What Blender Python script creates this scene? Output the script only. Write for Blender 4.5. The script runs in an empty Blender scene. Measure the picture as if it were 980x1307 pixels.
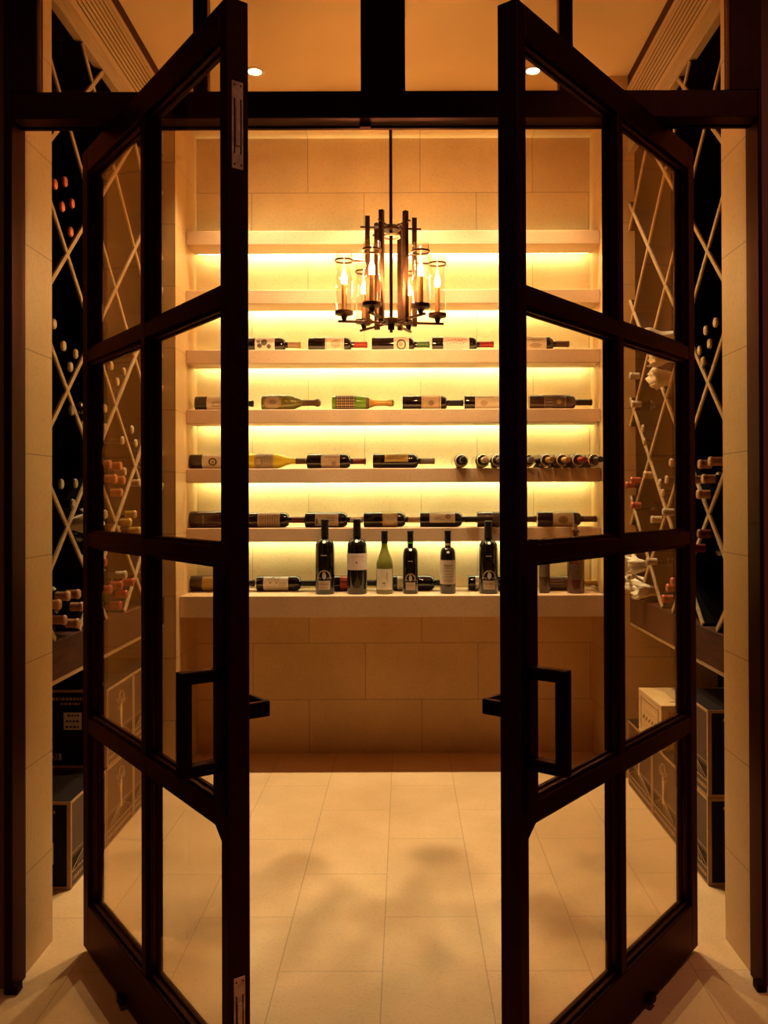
import bpy, bmesh, math, random
from mathutils import Vector, Matrix
random.seed(7)
SC = bpy.context.scene
COL = SC.collection
PI = math.pi

# ------------------------------------------------------------------ mesh helpers
def box(bm, x0, x1, y0, y1, z0, z1, bev=0.0, seg=1):
    x0, x1 = min(x0, x1), max(x0, x1); y0, y1 = min(y0, y1), max(y0, y1); z0, z1 = min(z0, z1), max(z0, z1)
    vs = [bm.verts.new((x, y, z)) for z in (z0, z1) for y in (y0, y1) for x in (x0, x1)]
    fs = [bm.faces.new([vs[i] for i in q]) for q in ((0, 2, 3, 1), (4, 5, 7, 6), (0, 1, 5, 4), (2, 6, 7, 3), (0, 4, 6, 2), (1, 3, 7, 5))]
    if bev > 0:
        es = list({e for f in fs for e in f.edges})
        bmesh.ops.bevel(bm, geom=es, offset=bev, segments=seg, affect='EDGES', profile=.5)
    return vs

def prism(bm, pts, axis, a0, a1):
    """pts: 2-D outline; extruded along axis ('x','y','z') from a0 to a1"""
    def mk(p, a):
        return {'x': (a, p[0], p[1]), 'y': (p[0], a, p[1]), 'z': (p[0], p[1], a)}[axis]
    A = [bm.verts.new(mk(p, a0)) for p in pts]; B = [bm.verts.new(mk(p, a1)) for p in pts]
    n = len(pts)
    bm.faces.new(A); bm.faces.new(B[::-1])
    for i in range(n):
        bm.faces.new([A[i], B[i], B[(i + 1) % n], A[(i + 1) % n]])

def lathe(bm, prof, seg=24, cap=True):
    rings = []
    for r, z in prof:
        rings.append([bm.verts.new((r * math.cos(2 * PI * i / seg), r * math.sin(2 * PI * i / seg), z)) for i in range(seg)])
    for a, b in zip(rings, rings[1:]):
        for i in range(seg):
            bm.faces.new([a[i], a[(i + 1) % seg], b[(i + 1) % seg], b[i]])
    if cap:
        bm.faces.new(rings[0][::-1]); bm.faces.new(rings[-1])

def ring(bm, r0, r1, z0, z1, seg=28):
    P = [(r0, z0), (r1, z0), (r1, z1), (r0, z1)]
    rs = [[bm.verts.new((r * math.cos(2 * PI * i / seg), r * math.sin(2 * PI * i / seg), z)) for i in range(seg)] for r, z in P]
    for k in range(4):
        a, b = rs[k], rs[(k + 1) % 4]
        for i in range(seg):
            bm.faces.new([a[i], a[(i + 1) % seg], b[(i + 1) % seg], b[i]])

def patch(bm, rfun, t0, t1, z0, z1, n=14, off=.0005, m=1):
    """skin piece hugging a lathe body; t measured from the -Y side"""
    rows = []
    for j in range(m + 1):
        z = z0 + (z1 - z0) * j / m
        r = rfun(z) + off
        rows.append([bm.verts.new((r * math.sin(t0 + (t1 - t0) * i / n), -r * math.cos(t0 + (t1 - t0) * i / n), z)) for i in range(n + 1)])
    for a, b in zip(rows, rows[1:]):
        for i in range(n):
            bm.faces.new([a[i], a[i + 1], b[i + 1], b[i]])

def xform(bm, verts, M):
    bmesh.ops.transform(bm, matrix=M, verts=verts)

def newverts(bm, n0):
    bm.verts.ensure_lookup_table(); return bm.verts[n0:]

def obj(name, bm, mat, parent=None, smooth=False, M=None):
    if M is not None: bmesh.ops.transform(bm, matrix=M, verts=bm.verts)
    bmesh.ops.recalc_face_normals(bm, faces=bm.faces)
    me = bpy.data.meshes.new(name); bm.to_mesh(me); bm.free()
    if smooth:
        for p in me.polygons: p.use_smooth = True
    me.materials.append(mat)
    o = bpy.data.objects.new(name, me); COL.objects.link(o)
    if parent is not None: o.parent = parent
    if smooth and smooth != 'all':
        me.set_sharp_from_angle(angle=math.radians(40))
    return o

def BM(): return bmesh.new()
def tag(o, label, cat, group=None):
    o['label'] = label; o['category'] = cat
    if group: o['group'] = group
    return o
def thing(name, label, cat, loc=(0, 0, 0), rot=(0, 0, 0), group=None):
    o = bpy.data.objects.new(name, None); COL.objects.link(o)
    o.empty_display_size = .05; o.location = loc; o.rotation_euler = rot
    return tag(o, label, cat, group)
def struct(o, label, cat):
    o['kind'] = 'structure'; return tag(o, label, cat)
def copy_tree(o, parent=None):
    c = o.copy(); COL.objects.link(c); c.parent = parent
    for ch in list(o.children): copy_tree(ch, c)
    return c

# ------------------------------------------------------------------ materials
def nt(name):
    m = bpy.data.materials.new(name); m.use_nodes = True
    t = m.node_tree; b = t.nodes['Principled BSDF']
    return m, t, b
def plain(name, col, rough=.5, metal=0., noise=0., nscale=20., bump=0., spec=.5, trans=0., coat=0.):
    m, t, b = nt(name)
    b.inputs['Base Color'].default_value = (*col, 1); b.inputs['Roughness'].default_value = rough
    b.inputs['Metallic'].default_value = metal; b.inputs['Specular IOR Level'].default_value = spec
    b.inputs['Transmission Weight'].default_value = trans; b.inputs['Coat Weight'].default_value = coat
    if noise or bump:
        tc = t.nodes.new('ShaderNodeTexCoord'); n = t.nodes.new('ShaderNodeTexNoise'); n.inputs['Scale'].default_value = nscale
        n.inputs['Detail'].default_value = 5
        t.links.new(tc.outputs['Object'], n.inputs['Vector'])
        if noise:
            r = t.nodes.new('ShaderNodeValToRGB'); t.links.new(n.outputs['Fac'], r.inputs[0])
            r.color_ramp.elements[0].position = .3; r.color_ramp.elements[1].position = .7
            r.color_ramp.elements[0].color = (*[c * (1 - noise) for c in col], 1)
            r.color_ramp.elements[1].color = (*[min(1, c * (1 + noise)) for c in col], 1)
            t.links.new(r.outputs[0], b.inputs['Base Color'])
        if bump:
            bp = t.nodes.new('ShaderNodeBump'); bp.inputs['Strength'].default_value = bump; bp.inputs['Distance'].default_value = .002
            t.links.new(n.outputs['Fac'], bp.inputs['Height']); t.links.new(bp.outputs[0], b.inputs['Normal'])
    return m
def emit(name, col, s):
    m = bpy.data.materials.new(name); m.use_nodes = True; t = m.node_tree
    t.nodes.remove(t.nodes['Principled BSDF']); e = t.nodes.new('ShaderNodeEmission')
    e.inputs[0].default_value = (*col, 1); e.inputs[1].default_value = s
    t.links.new(e.outputs[0], t.nodes['Material Output'].inputs[0]); return m
def glass(name, tint=(1, 1, 1), rough=0., boost=1., gt=(1, 1)):
    m = bpy.data.materials.new(name); m.use_nodes = True; t = m.node_tree
    t.nodes.remove(t.nodes['Principled BSDF'])
    tr = t.nodes.new('ShaderNodeBsdfTransparent'); tr.inputs[0].default_value = (*tint, 1)
    gl = t.nodes.new('ShaderNodeBsdfGlossy'); gl.inputs['Roughness'].default_value = rough; gl.inputs[0].default_value = (1, gt[0], gt[1], 1)
    fr = t.nodes.new('ShaderNodeFresnel'); fr.inputs[0].default_value = 1.5
    # both sides of a pane act as air-to-glass
    geo = t.nodes.new('ShaderNodeNewGeometry'); mx = t.nodes.new('ShaderNodeMix'); 
    mi = t.nodes.new('ShaderNodeMixShader'); mul = t.nodes.new('ShaderNodeMath'); mul.operation = 'MULTIPLY'; mul.inputs[1].default_value = boost
    sel = t.nodes.new('ShaderNodeMapRange'); sel.inputs['To Min'].default_value = 1.5; sel.inputs['To Max'].default_value = 1 / 1.5
    t.nodes.remove(mx)
    t.links.new(geo.outputs['Backfacing'], sel.inputs[0]); t.links.new(sel.outputs[0], fr.inputs[0])
    t.links.new(fr.outputs[0], mul.inputs[0]); mul.use_clamp = True
    t.links.new(mul.outputs[0], mi.inputs[0]); t.links.new(tr.outputs[0], mi.inputs[1]); t.links.new(gl.outputs[0], mi.inputs[2])
    t.links.new(mi.outputs[0], t.nodes['Material Output'].inputs[0]); return m
def stone(name, plane, base=(.66, .50, .31), w=.5675, h=.285, off=(0, 0), joint=.45, var=.10, rough=.45, msize=.0016):
    """limestone slabs; plane = two world axes that carry (along course, across course)"""
    m, t, b = nt(name)
    g = t.nodes.new('ShaderNodeNewGeometry'); s = t.nodes.new('ShaderNodeSeparateXYZ'); c = t.nodes.new('ShaderNodeCombineXYZ')
    t.links.new(g.outputs['Position'], s.inputs[0])
    for k in (0, 1):
        a = t.nodes.new('ShaderNodeMath'); a.operation = 'ADD'; a.inputs[1].default_value = off[k]
        t.links.new(s.outputs['XYZ'.index(plane[k])], a.inputs[0]); t.links.new(a.outputs[0], c.inputs[k])
    br = t.nodes.new('ShaderNodeTexBrick'); br.inputs['Scale'].default_value = 1
    br.inputs['Brick Width'].default_value = w; br.inputs['Row Height'].default_value = h
    br.inputs['Mortar Size'].default_value = msize; br.inputs['Mortar Smooth'].default_value = .2; br.offset = .5
    c1 = tuple(v * (1 - var * .45) for v in base); c2 = tuple(min(1, v * (1 + var * .45)) for v in base)
    br.inputs['Color1'].default_value = (*c1, 1); br.inputs['Color2'].default_value = (*c2, 1)
    br.inputs['Mortar'].default_value = (*[v * joint for v in base], 1)
    t.links.new(c.outputs[0], br.inputs['Vector'])
    n1 = t.nodes.new('ShaderNodeTexNoise'); n1.inputs['Scale'].default_value = 2.3; n1.inputs['Detail'].default_value = 8; n1.inputs['Roughness'].default_value = .6
    n2 = t.nodes.new('ShaderNodeTexNoise'); n2.inputs['Scale'].default_value = 90; n2.inputs['Detail'].default_value = 4
    for n in (n1, n2): t.links.new(g.outputs['Position'], n.inputs['Vector'])
    r1 = t.nodes.new('ShaderNodeValToRGB'); r1.color_ramp.elements[0].position = .3; r1.color_ramp.elements[1].position = .7
    r1.color_ramp.elements[0].color = (.80, .77, .72, 1); r1.color_ramp.elements[1].color = (1.0, 1.0, 1.0, 1)
    r2 = t.nodes.new('ShaderNodeValToRGB'); r2.color_ramp.elements[0].position = .28; r2.color_ramp.elements[1].position = .5
    r2.color_ramp.elements[0].color = (.90, .88, .84, 1); r2.color_ramp.elements[1].color = (1, 1, 1, 1)
    t.links.new(n1.outputs[0], r1.inputs[0]); t.links.new(n2.outputs[0], r2.inputs[0])
    m1 = t.nodes.new('ShaderNodeMix'); m1.data_type = 'RGBA'; m1.blend_type = 'MULTIPLY'; m1.inputs[0].default_value = 1
    m2 = t.nodes.new('ShaderNodeMix'); m2.data_type = 'RGBA'; m2.blend_type = 'MULTIPLY'; m2.inputs[0].default_value = 1
    t.links.new(br.outputs[0], m1.inputs[6]); t.links.new(r1.outputs[0], m1.inputs[7])
    t.links.new(m1.outputs[2], m2.inputs[6]); t.links.new(r2.outputs[0], m2.inputs[7])
    t.links.new(m2.outputs[2], b.inputs['Base Color']); b.inputs['Roughness'].default_value = rough
    b.inputs['Specular IOR Level'].default_value = .35
    bp = t.nodes.new('ShaderNodeBump'); bp.inputs['Strength'].default_value = .25; bp.inputs['Distance'].default_value = .001
    t.links.new(n2.outputs[0], bp.inputs['Height']); t.links.new(bp.outputs[0], b.inputs['Normal'])
    return m
def woodmat(name, c1, c2, scale=(6, 6, 60), rough=.5, spec=.4):
    m, t, b = nt(name)
    tc = t.nodes.new('ShaderNodeTexCoord'); mp = t.nodes.new('ShaderNodeMapping'); mp.inputs['Scale'].default_value = scale
    n = t.nodes.new('ShaderNodeTexNoise'); n.inputs['Scale'].default_value = 1.5; n.inputs['Detail'].default_value = 6; n.inputs['Distortion'].default_value = .6
    r = t.nodes.new('ShaderNodeValToRGB'); r.color_ramp.elements[0].color = (*c1, 1); r.color_ramp.elements[1].color = (*c2, 1)
    r.color_ramp.elements[0].position = .35; r.color_ramp.elements[1].position = .65
    t.links.new(tc.outputs['Object'], mp.inputs[0]); t.links.new(mp.outputs[0], n.inputs['Vector']); t.links.new(n.outputs[0], r.inputs[0])
    t.links.new(r.outputs[0], b.inputs['Base Color']); b.inputs['Roughness'].default_value = rough; b.inputs['Specular IOR Level'].default_value = spec
    return m

ST = (.69, .435, .19)
M = {}
# wall courses: joints at world z = .27 + .285 k ; floor bands at x = -.345 + .2815 k
M['stone_xz'] = stone('limestone_wall', 'XZ', ST, off=(.483 + .5675, .2845 * 10 - .2685 + .0), h=.2845)
M['stone_yz'] = stone('limestone_return', 'YZ', ST, off=(20, .2845 * 10 - .2685), w=60, h=.2845, var=0, joint=.5)
M['floor'] = stone('limestone_floor', 'YX', (.72, .465, .23), w=.615, h=.2815, off=(-2.38 + .3075 + 6.15, .345 + .2815 * 20), joint=.62, var=.07, rough=.38)
M['slab'] = stone('limestone_shelf', 'XZ', (.60, .385, .215), w=50, h=50, off=(20, 20), var=0, rough=.5)
M['plaster'] = plain('ceiling_plaster', (.70, .47, .24), .8, noise=.04, nscale=3)
M['ext_wall'] = plain('corridor_plaster', (.20, .075, .045), .7, noise=.08, nscale=4)
M['ext_ceiling'] = plain('corridor_ceiling', (.20, .11, .06), .8)
M['bronze'] = plain('dark_bronze_frame', (.034, .010, .006), .42, .7, noise=.15, nscale=35, spec=.35)
M['black'] = plain('blackened_steel', (.016, .007, .006), .4, .8, noise=.12, nscale=60)
for k in ('bronze', 'black'): M[k].node_tree.nodes['Principled BSDF'].inputs['Specular Tint'].default_value = (.55, .28, .18, 1)
M['brass'] = plain('worn_brass', (.95, .62, .40), .45, .25, noise=.35, nscale=45, bump=.5)
M['screw'] = plain('dark_screw', (.03, .012, .008), .4, .8)
M['pane'] = glass('door_glass', (.97, .93, .87), gt=(.80, .52))
M['lamp_glass'] = glass('lamp_glass', (.99, .97, .94), .02)
M['chand'] = plain('aged_bronze', (.085, .035, .016), .38, .8, noise=.25, nscale=50)
M['candle'] = plain('candle_sleeve', (.30, .13, .05), .45, .4)
M['rack_dark'] = plain('rack_shade_interior', (.003, .0015, .001), .8, noise=.1, spec=.05)  # near-black put into the colour for the shade inside the bins
M['rack_wood'] = woodmat('rack_brown_wood', (.040, .013, .006), (.070, .022, .010), (4, 4, 40), .6, .1)
M['rack_edge'] = woodmat('rack_pale_edge', (.33, .21, .10), (.42, .28, .14), (5, 5, 50))
M['grille'] = plain('grille_painted', (.50, .33, .18), .6, noise=.03)
M['slot'] = plain('grille_slot', (.02, .012, .008), .8)
M['trim_white'] = plain('downlight_trim', (.75, .65, .5), .5, noise=.02)
M['led'] = emit('led_strip', (.86, 1.0, .64), 43)
M['bulb'] = emit('candle_bulb', (1.0, .54, .20), 600)
M['dl'] = emit('downlight_lamp', (1.0, .78, .5), 30)
M['cork'] = plain('box_gold_border', (.42, .24, .11), .5, noise=.1)

# ------------------------------------------------------------------ room shell
XL, XR = -1.10, 1.03          # rack fronts
WL, WR = -1.62, 1.55          # room side walls
ZC = 3.22                     # ceiling
YF0, YF1 = 2.3565, 2.55       # stone of the entrance wall
YB = 4.01                     # face of the back wall
NX0, NX1, NY, NZ = -1.047, .944, 4.42, 3.105

bm = BM(); box(bm, WL - .1, WR + .1, YF1 - .4, 4.6, -.06, 0); box(bm, -2.6, 2.6, -1.5, YF1 - .4, -.06, 0)
struct(obj('floor', bm, M['floor']), 'pale limestone slab floor running from the corridor into the cellar', 'floor')
bm = BM(); box(bm, WL - .1, WR + .1, YF1 - .05, 4.6, ZC, ZC + .06)
struct(obj('ceiling', bm, M['plaster']), 'flat tan plaster ceiling of the cellar above the transom', 'ceiling')
bm = BM(); box(bm, WL - .06, WL, YF1 - .05, 4.6, 0, ZC)
struct(obj('wall_left', bm, M['stone_yz']), 'limestone wall behind the cases on the left', 'wall')
bm = BM(); box(bm, WR, WR + .06, YF1 - .05, 4.6, 0, ZC)
struct(obj('wall_right', bm, M['stone_yz']), 'limestone wall behind the cases on the right', 'wall')
# back wall with the lit niche
bm = BM()
box(bm, WL, NX0, YB, NY, 0, ZC); box(bm, NX1, WR, YB, NY, 0, ZC); box(bm, NX0, NX1, 4.17, NY, NZ, ZC)
wb = obj('wall_back', bm, M['stone_xz']); struct(wb, 'back limestone wall with the tall lit niche', 'wall')
wb.data.materials.append(M['stone_yz'])
for p in wb.data.polygons:
    if abs(p.normal.x) > .5: p.material_index = 1
bm = BM(); box(bm, WL, WR, NY, NY + .1, 0, ZC)
struct(obj('wall_niche', bm, M['stone_xz']), 'coursed limestone at the rear of the lit niche', 'wall')
# entrance wall seen from both sides
OX0, OX1 = -1.026, .928
bm = BM()
box(bm, WL - .06, OX0, YF0, YF1, 0, ZC); box(bm, OX1, WR + .06, YF0, YF1, 0, ZC)
wf = obj('wall_front', bm, M['stone_xz']); struct(wf, 'thick limestone reveals either side of the doorway', 'wall')
wf.data.materials.append(M['stone_yz'])
for p in wf.data.polygons:
    if abs(p.normal.x) > .5: p.material_index = 1
# corridor
bm = BM()
box(bm, -2.6, -1.04, 2.30, YF0 - .0005, 0, 3.6); box(bm, .933, 2.6, 2.30, YF0 - .0005, 0, 3.6)
struct(obj('wall_corridor', bm, M['ext_wall']), 'reddish brown corridor wall outside the door frame', 'wall')
bm = BM(); box(bm, -2.66, -2.6, -1.5, 2.3, 0, 3.6)
struct(obj('wall_corridor_left', bm, M['ext_wall']), 'reddish brown side wall of the corridor, left', 'wall')
bm = BM(); box(bm, 2.6, 2.66, -1.5, 2.3, 0, 3.6)
struct(obj('wall_corridor_right', bm, M['ext_wall']), 'reddish brown side wall of the corridor, right', 'wall')
bm = BM(); box(bm, -2.66, 2.66, -1.56, -1.5, 0, 3.6)
struct(obj('wall_corridor_rear', bm, M['ext_wall']), 'reddish brown corridor wall facing the doors', 'wall')
bm = BM(); box(bm, -2.66, 2.66, -1.56, YF0, 3.6, 3.66); box(bm, WL - .06, WR + .06, YF0, YF1 - .05, ZC + .06, 3.66)
struct(obj('ceiling_corridor', bm, M['ext_ceiling']), 'dark ceiling of the corridor', 'ceiling')

# ------------------------------------------------------------------ door frame and transom
FY0, FY1 = 2.273, 2.3565
fr = thing('trim_1', 'dark bronze frame around the doorway with jambs and head beam', 'door frame', (0, FY0, 0)); fr['kind'] = 'structure'
HZ0, HZ1 = 2.2725, 2.343
for a, b in ((-1.0405, -1.019), (.923, .9335)):
    bm = BM(); box(bm, a, b, 0, FY1 - FY0, 0, HZ1, .002); obj('jamb', bm, M['bronze'], fr)
for a, b in ((-1.0405, -1.004), (.908, .9335)):
    bm = BM(); box(bm, a, b, -.004, .03, 0, .022, .003); obj('jamb_shoe', bm, M['black'], fr)
bm = BM(); box(bm, -1.019, .923, 0, FY1 - FY0 - .03, HZ0, HZ1, .002); obj('head_beam', bm, M['bronze'], fr)
bm = BM(); box(bm, -1.019, .923, .055, .068, HZ0 - .004, HZ0 + .02, .001); obj('head_seal', bm, M['black'], fr)
bm = BM(); box(bm, -.115, -.085, .03, .05, HZ0 - .010, HZ0, .002); obj('latch_keeper', bm, M['black'], fr)
tr = thing('window_1', 'four-light glazed transom above the door head', 'window', (0, FY0, HZ1)); tr['kind'] = 'structure'
TT = 3.22 - HZ1 + .2
for nm, a, b in (('frame_stile', -1.0405, -.953), ('mullion', -.547, -.510), ('mullion', -.110, .006), ('mullion', .408, .443), ('frame_stile', .851, .9335)):
    bm = BM(); box(bm, a, b, 0, .04, 0, TT, .0015); o = obj(nm, bm, M['bronze'], tr)
    if b - a > .1: o['label'] = 'broad centre mullion'
bm = BM(); box(bm, -.953, .851, 0, .04, TT - .08, TT, .0015); obj('frame_rail', bm, M['bronze'], tr)
for a, b in ((-.953, -.547), (-.510, -.110), (.006, .408), (.443, .851)):
    bm = BM(); box(bm, a + .001, b - .001, .017, .023, .001, TT - .081); obj('glass_pane', bm, M['pane'], tr)
bm = BM(); box(bm, OX0, OX1, YF0 - .028, YF0, HZ1 - .062, HZ1 - .001); o = obj('trim_2', bm, M['slab'])  # pale slab colour stands in for the lit back of the beam
struct(o, 'back part of the head beam, coloured pale for the light on it', 'lintel')
bm = BM(); box(bm, -2.6, 2.6, 2.30, YF0 - .0005, HZ1 + TT, 3.6); struct(obj('wall_corridor_upper', bm, M['ext_wall']), 'corridor wall above the transom', 'wall')

# ------------------------------------------------------------------ double glass doors
def door(name, label, X0, Y0, th, sg):
    """local +x runs from the free edge back to the pivot, sg*y points into the cellar"""
    u = (-math.sin(th), math.cos(th)) if sg < 0 else (math.sin(th), math.cos(th))
    d = thing(name, label, 'door', (X0, Y0, 0), (0, 0, math.atan2(u[1], u[0]))); d['kind'] = 'structure'
    L, T, z0, z1 = .966, .046, .0155, 2.269
    def b_(nm, x0, x1, o0, o1, za, zb, mat='bronze', bev=.0018, par=None):
        bm = BM(); box(bm, x0, x1, sg * o0, sg * o1, za, zb, bev); return obj(nm, bm, M[mat], par or d)
    bm = BM(); box(bm, 0, .034, 0, sg * T, z0, z1, .0018); obj('lock_stile', bm, M['bronze'], d)
    b_('pivot_stile', L - .043, L, 0, T, z0, z1)
    b_('top_rail', .034, L - .043, 0, T, 2.203, z1)
    b_('bottom_rail', .034, L - .043, 0, T, z0, .145)
    b_('mullion', .466, .494, 0.001, T - .001, .145, 2.203)
    for za, zb in ((1.667, 1.703), (1.150, 1.186), (.626, .668)):
        b_('glazing_rail', .034, L - .043, .0015, T - .0015, za, zb)
    # lock block with a chamfered foot
    bm = BM(); prism(bm, [(.030, .60), (.066, .628), (.0725, .628), (.0725, 1.197), (.030, 1.197)], 'y', sg * .0005, sg * (T - .0005)); obj('lock_block', bm, M['bronze'], d)
    b_('groove_plate', .010, .030, -.003, .004, .659, 1.128, 'black', .001)
    # glazing beads and panes
    cols = ((.034, .466), (.494, L - .043)); rows = ((.145, .626), (.668, 1.150), (1.186, 1.667), (1.703, 2.203))
    for ci, (xa, xb) in enumerate(cols):
        for ri, (za, zb) in enumerate(rows):
            xs = xa + (.0385 if (ci == 0 and ri in (1,)) else 0)
            bm = BM(); g = .008
            for o0, o1 in ((.010, .018), (.028, .036)):
                box(bm, xs, xb, sg * o0, sg * o1, za, za + g); box(bm, xs, xb, sg * o0, sg * o1, zb - g, zb)
                box(bm, xs, xs + g, sg * o0, sg * o1, za, zb); box(bm, xb - g, xb, sg * o0, sg * o1, za, zb)
            obj('glazing_bead', bm, M['bronze'], d)
            b_('glass_pane', xs + .001, xb - .001, .0205, .0255, za + .001, zb - .001, 'pane', 0)
    # square pull handle on the corridor face
    bm = BM(); hz0, hz1 = .741, .946; t = .024
    box(bm, .024, .048, -sg * .064, -sg * .088, hz0, hz1, .0015)
    box(bm, .024, .048, 0, -sg * .066, hz0, hz0 + t, .0015); box(bm, .024, .048, 0, -sg * .066, hz1 - t, hz1, .0015)
    obj('pull_handle', bm, M['black'], d)
    # lever on the cellar face
    bm = BM(); z = .838
    box(bm, .018, .030, sg * (T - .002), sg * (T + .055), z, z + .032, .003, 2)
    box(bm, .018, .135, sg * (T + .043), sg * (T + .055), z, z + .032, .003, 2)
    obj('lever_handle', bm, M['black'], d)
    # flush bolts let into the free edge
    for za, zb, nm in ((1.932, 2.105, 'flush_bolt'), (.165, .342, 'flush_bolt')) if sg < 0 else ():
        bm = BM(); box(bm, -.0015, .0005, sg * .010, sg * .034, za, zb, .0004)
        fb = obj(nm, bm, M['brass'], d)
        bm = BM(); box(bm, -.0045, -.001, sg * .017, sg * .027, za + .045, zb - .05, .0015, 2); obj('bolt_lever', bm, M['brass'], fb)
        bm = BM(); box(bm, -.0022, -.0010, sg * .014, sg * .0165, za + .03, zb - .035); box(bm, -.0022, -.001, sg * .0275, sg * .030, za + .03, zb - .035)
        obj('bolt_slot', bm, M['screw'], fb)
        bm = BM()
        for zz in (za + .008, zb - .008):
            for oo in (.015, .029):
                n0 = len(bm.verts); lathe(bm, [(.0018, 0), (.0018, .0008)], 10)
                xform(bm, newverts(bm, n0), Matrix.Translation((-.0014, sg * oo, zz)) @ Matrix.Rotation(-PI / 2, 4, 'Y'))
        obj('screw', bm, M['screw'], fb)
    # floor stop by the bottom rail, pivot cap
    bm = BM(); box(bm, L - .36, L - .33, -sg * .001, -sg * .014, z0 - .002, z0 + .02, .002); obj('bottom_latch', bm, M['black'], d)
    bm = BM(); lathe(bm, [(.014, -.0), (.014, z0 + .002)], 16); o = obj('pivot_pin', bm, M['black'], d); o.location = (L - .27, sg * T / 2, 0)
    bm = BM(); lathe(bm, [(.010, z1 - .002), (.010, HZ0)], 16); o = obj('pivot_pin', bm, M['black'], d); o.location = (L - .27, sg * T / 2, 0)
    return d
dl_ = door('door_1', 'left leaf of the open glazed bronze double door, eight panes, brass bolt on edge', -.3449, 1.7108, .6311, -1)
dr_ = door('door_2', 'right leaf of the open glazed bronze double door, pull handle turned right', .2251, 1.7209, .6692, 1)

# ------------------------------------------------------------------ niche counter and shelves
bm = BM(); box(bm, NX0 + .001, NX1 - .001, 4.07, NY - .001, .73, .830, .003, 2)
tag(obj('stone_counter', bm, M['slab']), 'thick limestone counter slab spanning the niche below the shelves', 'counter')
SHELF = (2.569, 2.285, 1.998, 1.711, 1.427, 1.141)
nmz = ('topmost, empty stone shelf of the lit niche', 'second stone shelf from the top, empty, behind the chandelier',
       'third stone shelf from the top, five bottles lying on it', 'fourth stone shelf from the top, with two green sparkling bottles',
       'fifth stone shelf from the top, with bottles showing their necks at right', 'lowest stone shelf, seven lying bottles, just above the counter')
for z, lb in zip(SHELF, nmz):
    s = thing('display_shelf', lb, 'shelf', (0, 4.2, z - .066), group='stone shelves in the niche')
    bm = BM(); box(bm, NX0 + .001, NX1 - .001, 0, .165, 0, .066, .002); obj('shelf_slab', bm, M['slab'], s)
    bm = BM(); box(bm, NX0 + .02, NX1 - .02, .1655, .1715, .002, .016); obj('led_strip', bm, M['led'], s)
s0 = BM(); box(s0, NX0 + .02, NX1 - .02, 4.20, 4.209, .7245, .7295)

# ------------------------------------------------------------------ bottles
GLS = {}
def bm_glass(key, col, rough=.08, trans=0., spec=.6):
    GLS[key] = plain('bottle_glass_' + key, col, rough, 0, 0, 20, 0, spec, trans, .3); return GLS[key]
bm_glass('dark', (.010, .005, .004)); bm_glass('black', (.004, .003, .003)); bm_glass('brown', (.045, .018, .008), .25)
bm_glass('olive', (.19, .17, .03), .12, .2); bm_glass('green', (.16, .34, .02), .1, .2); bm_glass('yellow', (.88, .70, .03), .12, .1)
bm_glass('amber', (.10, .030, .010), .2, .15); bm_glass('palegreen', (.30, .26, .05), .1, .3)
CAP = {k: plain('capsule_' + k, c, r, mt) for k, (c, r, mt) in dict(
    black=((.010, .007, .006), .35, .2), red=((.33, .030, .015), .4, .3), wine=((.14, .018, .012), .4, .3), tan=((.42, .27, .13), .45, .2), gold=((.50, .30, .07), .35, .6),
    green=((.05, .11, .03), .4, .2), greenband=((.10, .34, .06), .4, .1), grey=((.16, .12, .09), .4, .4), brown=((.10, .045, .02), .45, .3), cream=((.42, .32, .20), .5, .1),
    pink=((.45, .09, .06), .4, .5), orange=((.45, .12, .04), .4, .3), copper=((.40, .19, .09), .45, .3)).items()}
LAB = {k: plain('label_' + k, c, .6, 0, .06, 60) for k, c in dict(cream=(.66, .55, .38), white=(.72, .64, .52), pinkish=(.66, .52, .42),
    tan=(.46, .32, .17), beige=(.50, .38, .25), gold=(.52, .34, .08), black=(.02, .015, .012), olive=(.20, .17, .05), red=(.50, .06, .02), dull=(.10, .06, .04), ornate=(.10, .05, .025)).items()}
PRT = {k: plain('print_' + k, c, .6, .0) for k, c in dict(ink=(.05, .03, .02), grey=(.25, .18, .12), gold=(.45, .28, .08), red=(.35, .04, .03), tan=(.42, .30, .19), brown=(.20, .11, .05), cream=(.6, .5, .35), white=(.85, .8, .7)).items()}

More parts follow.
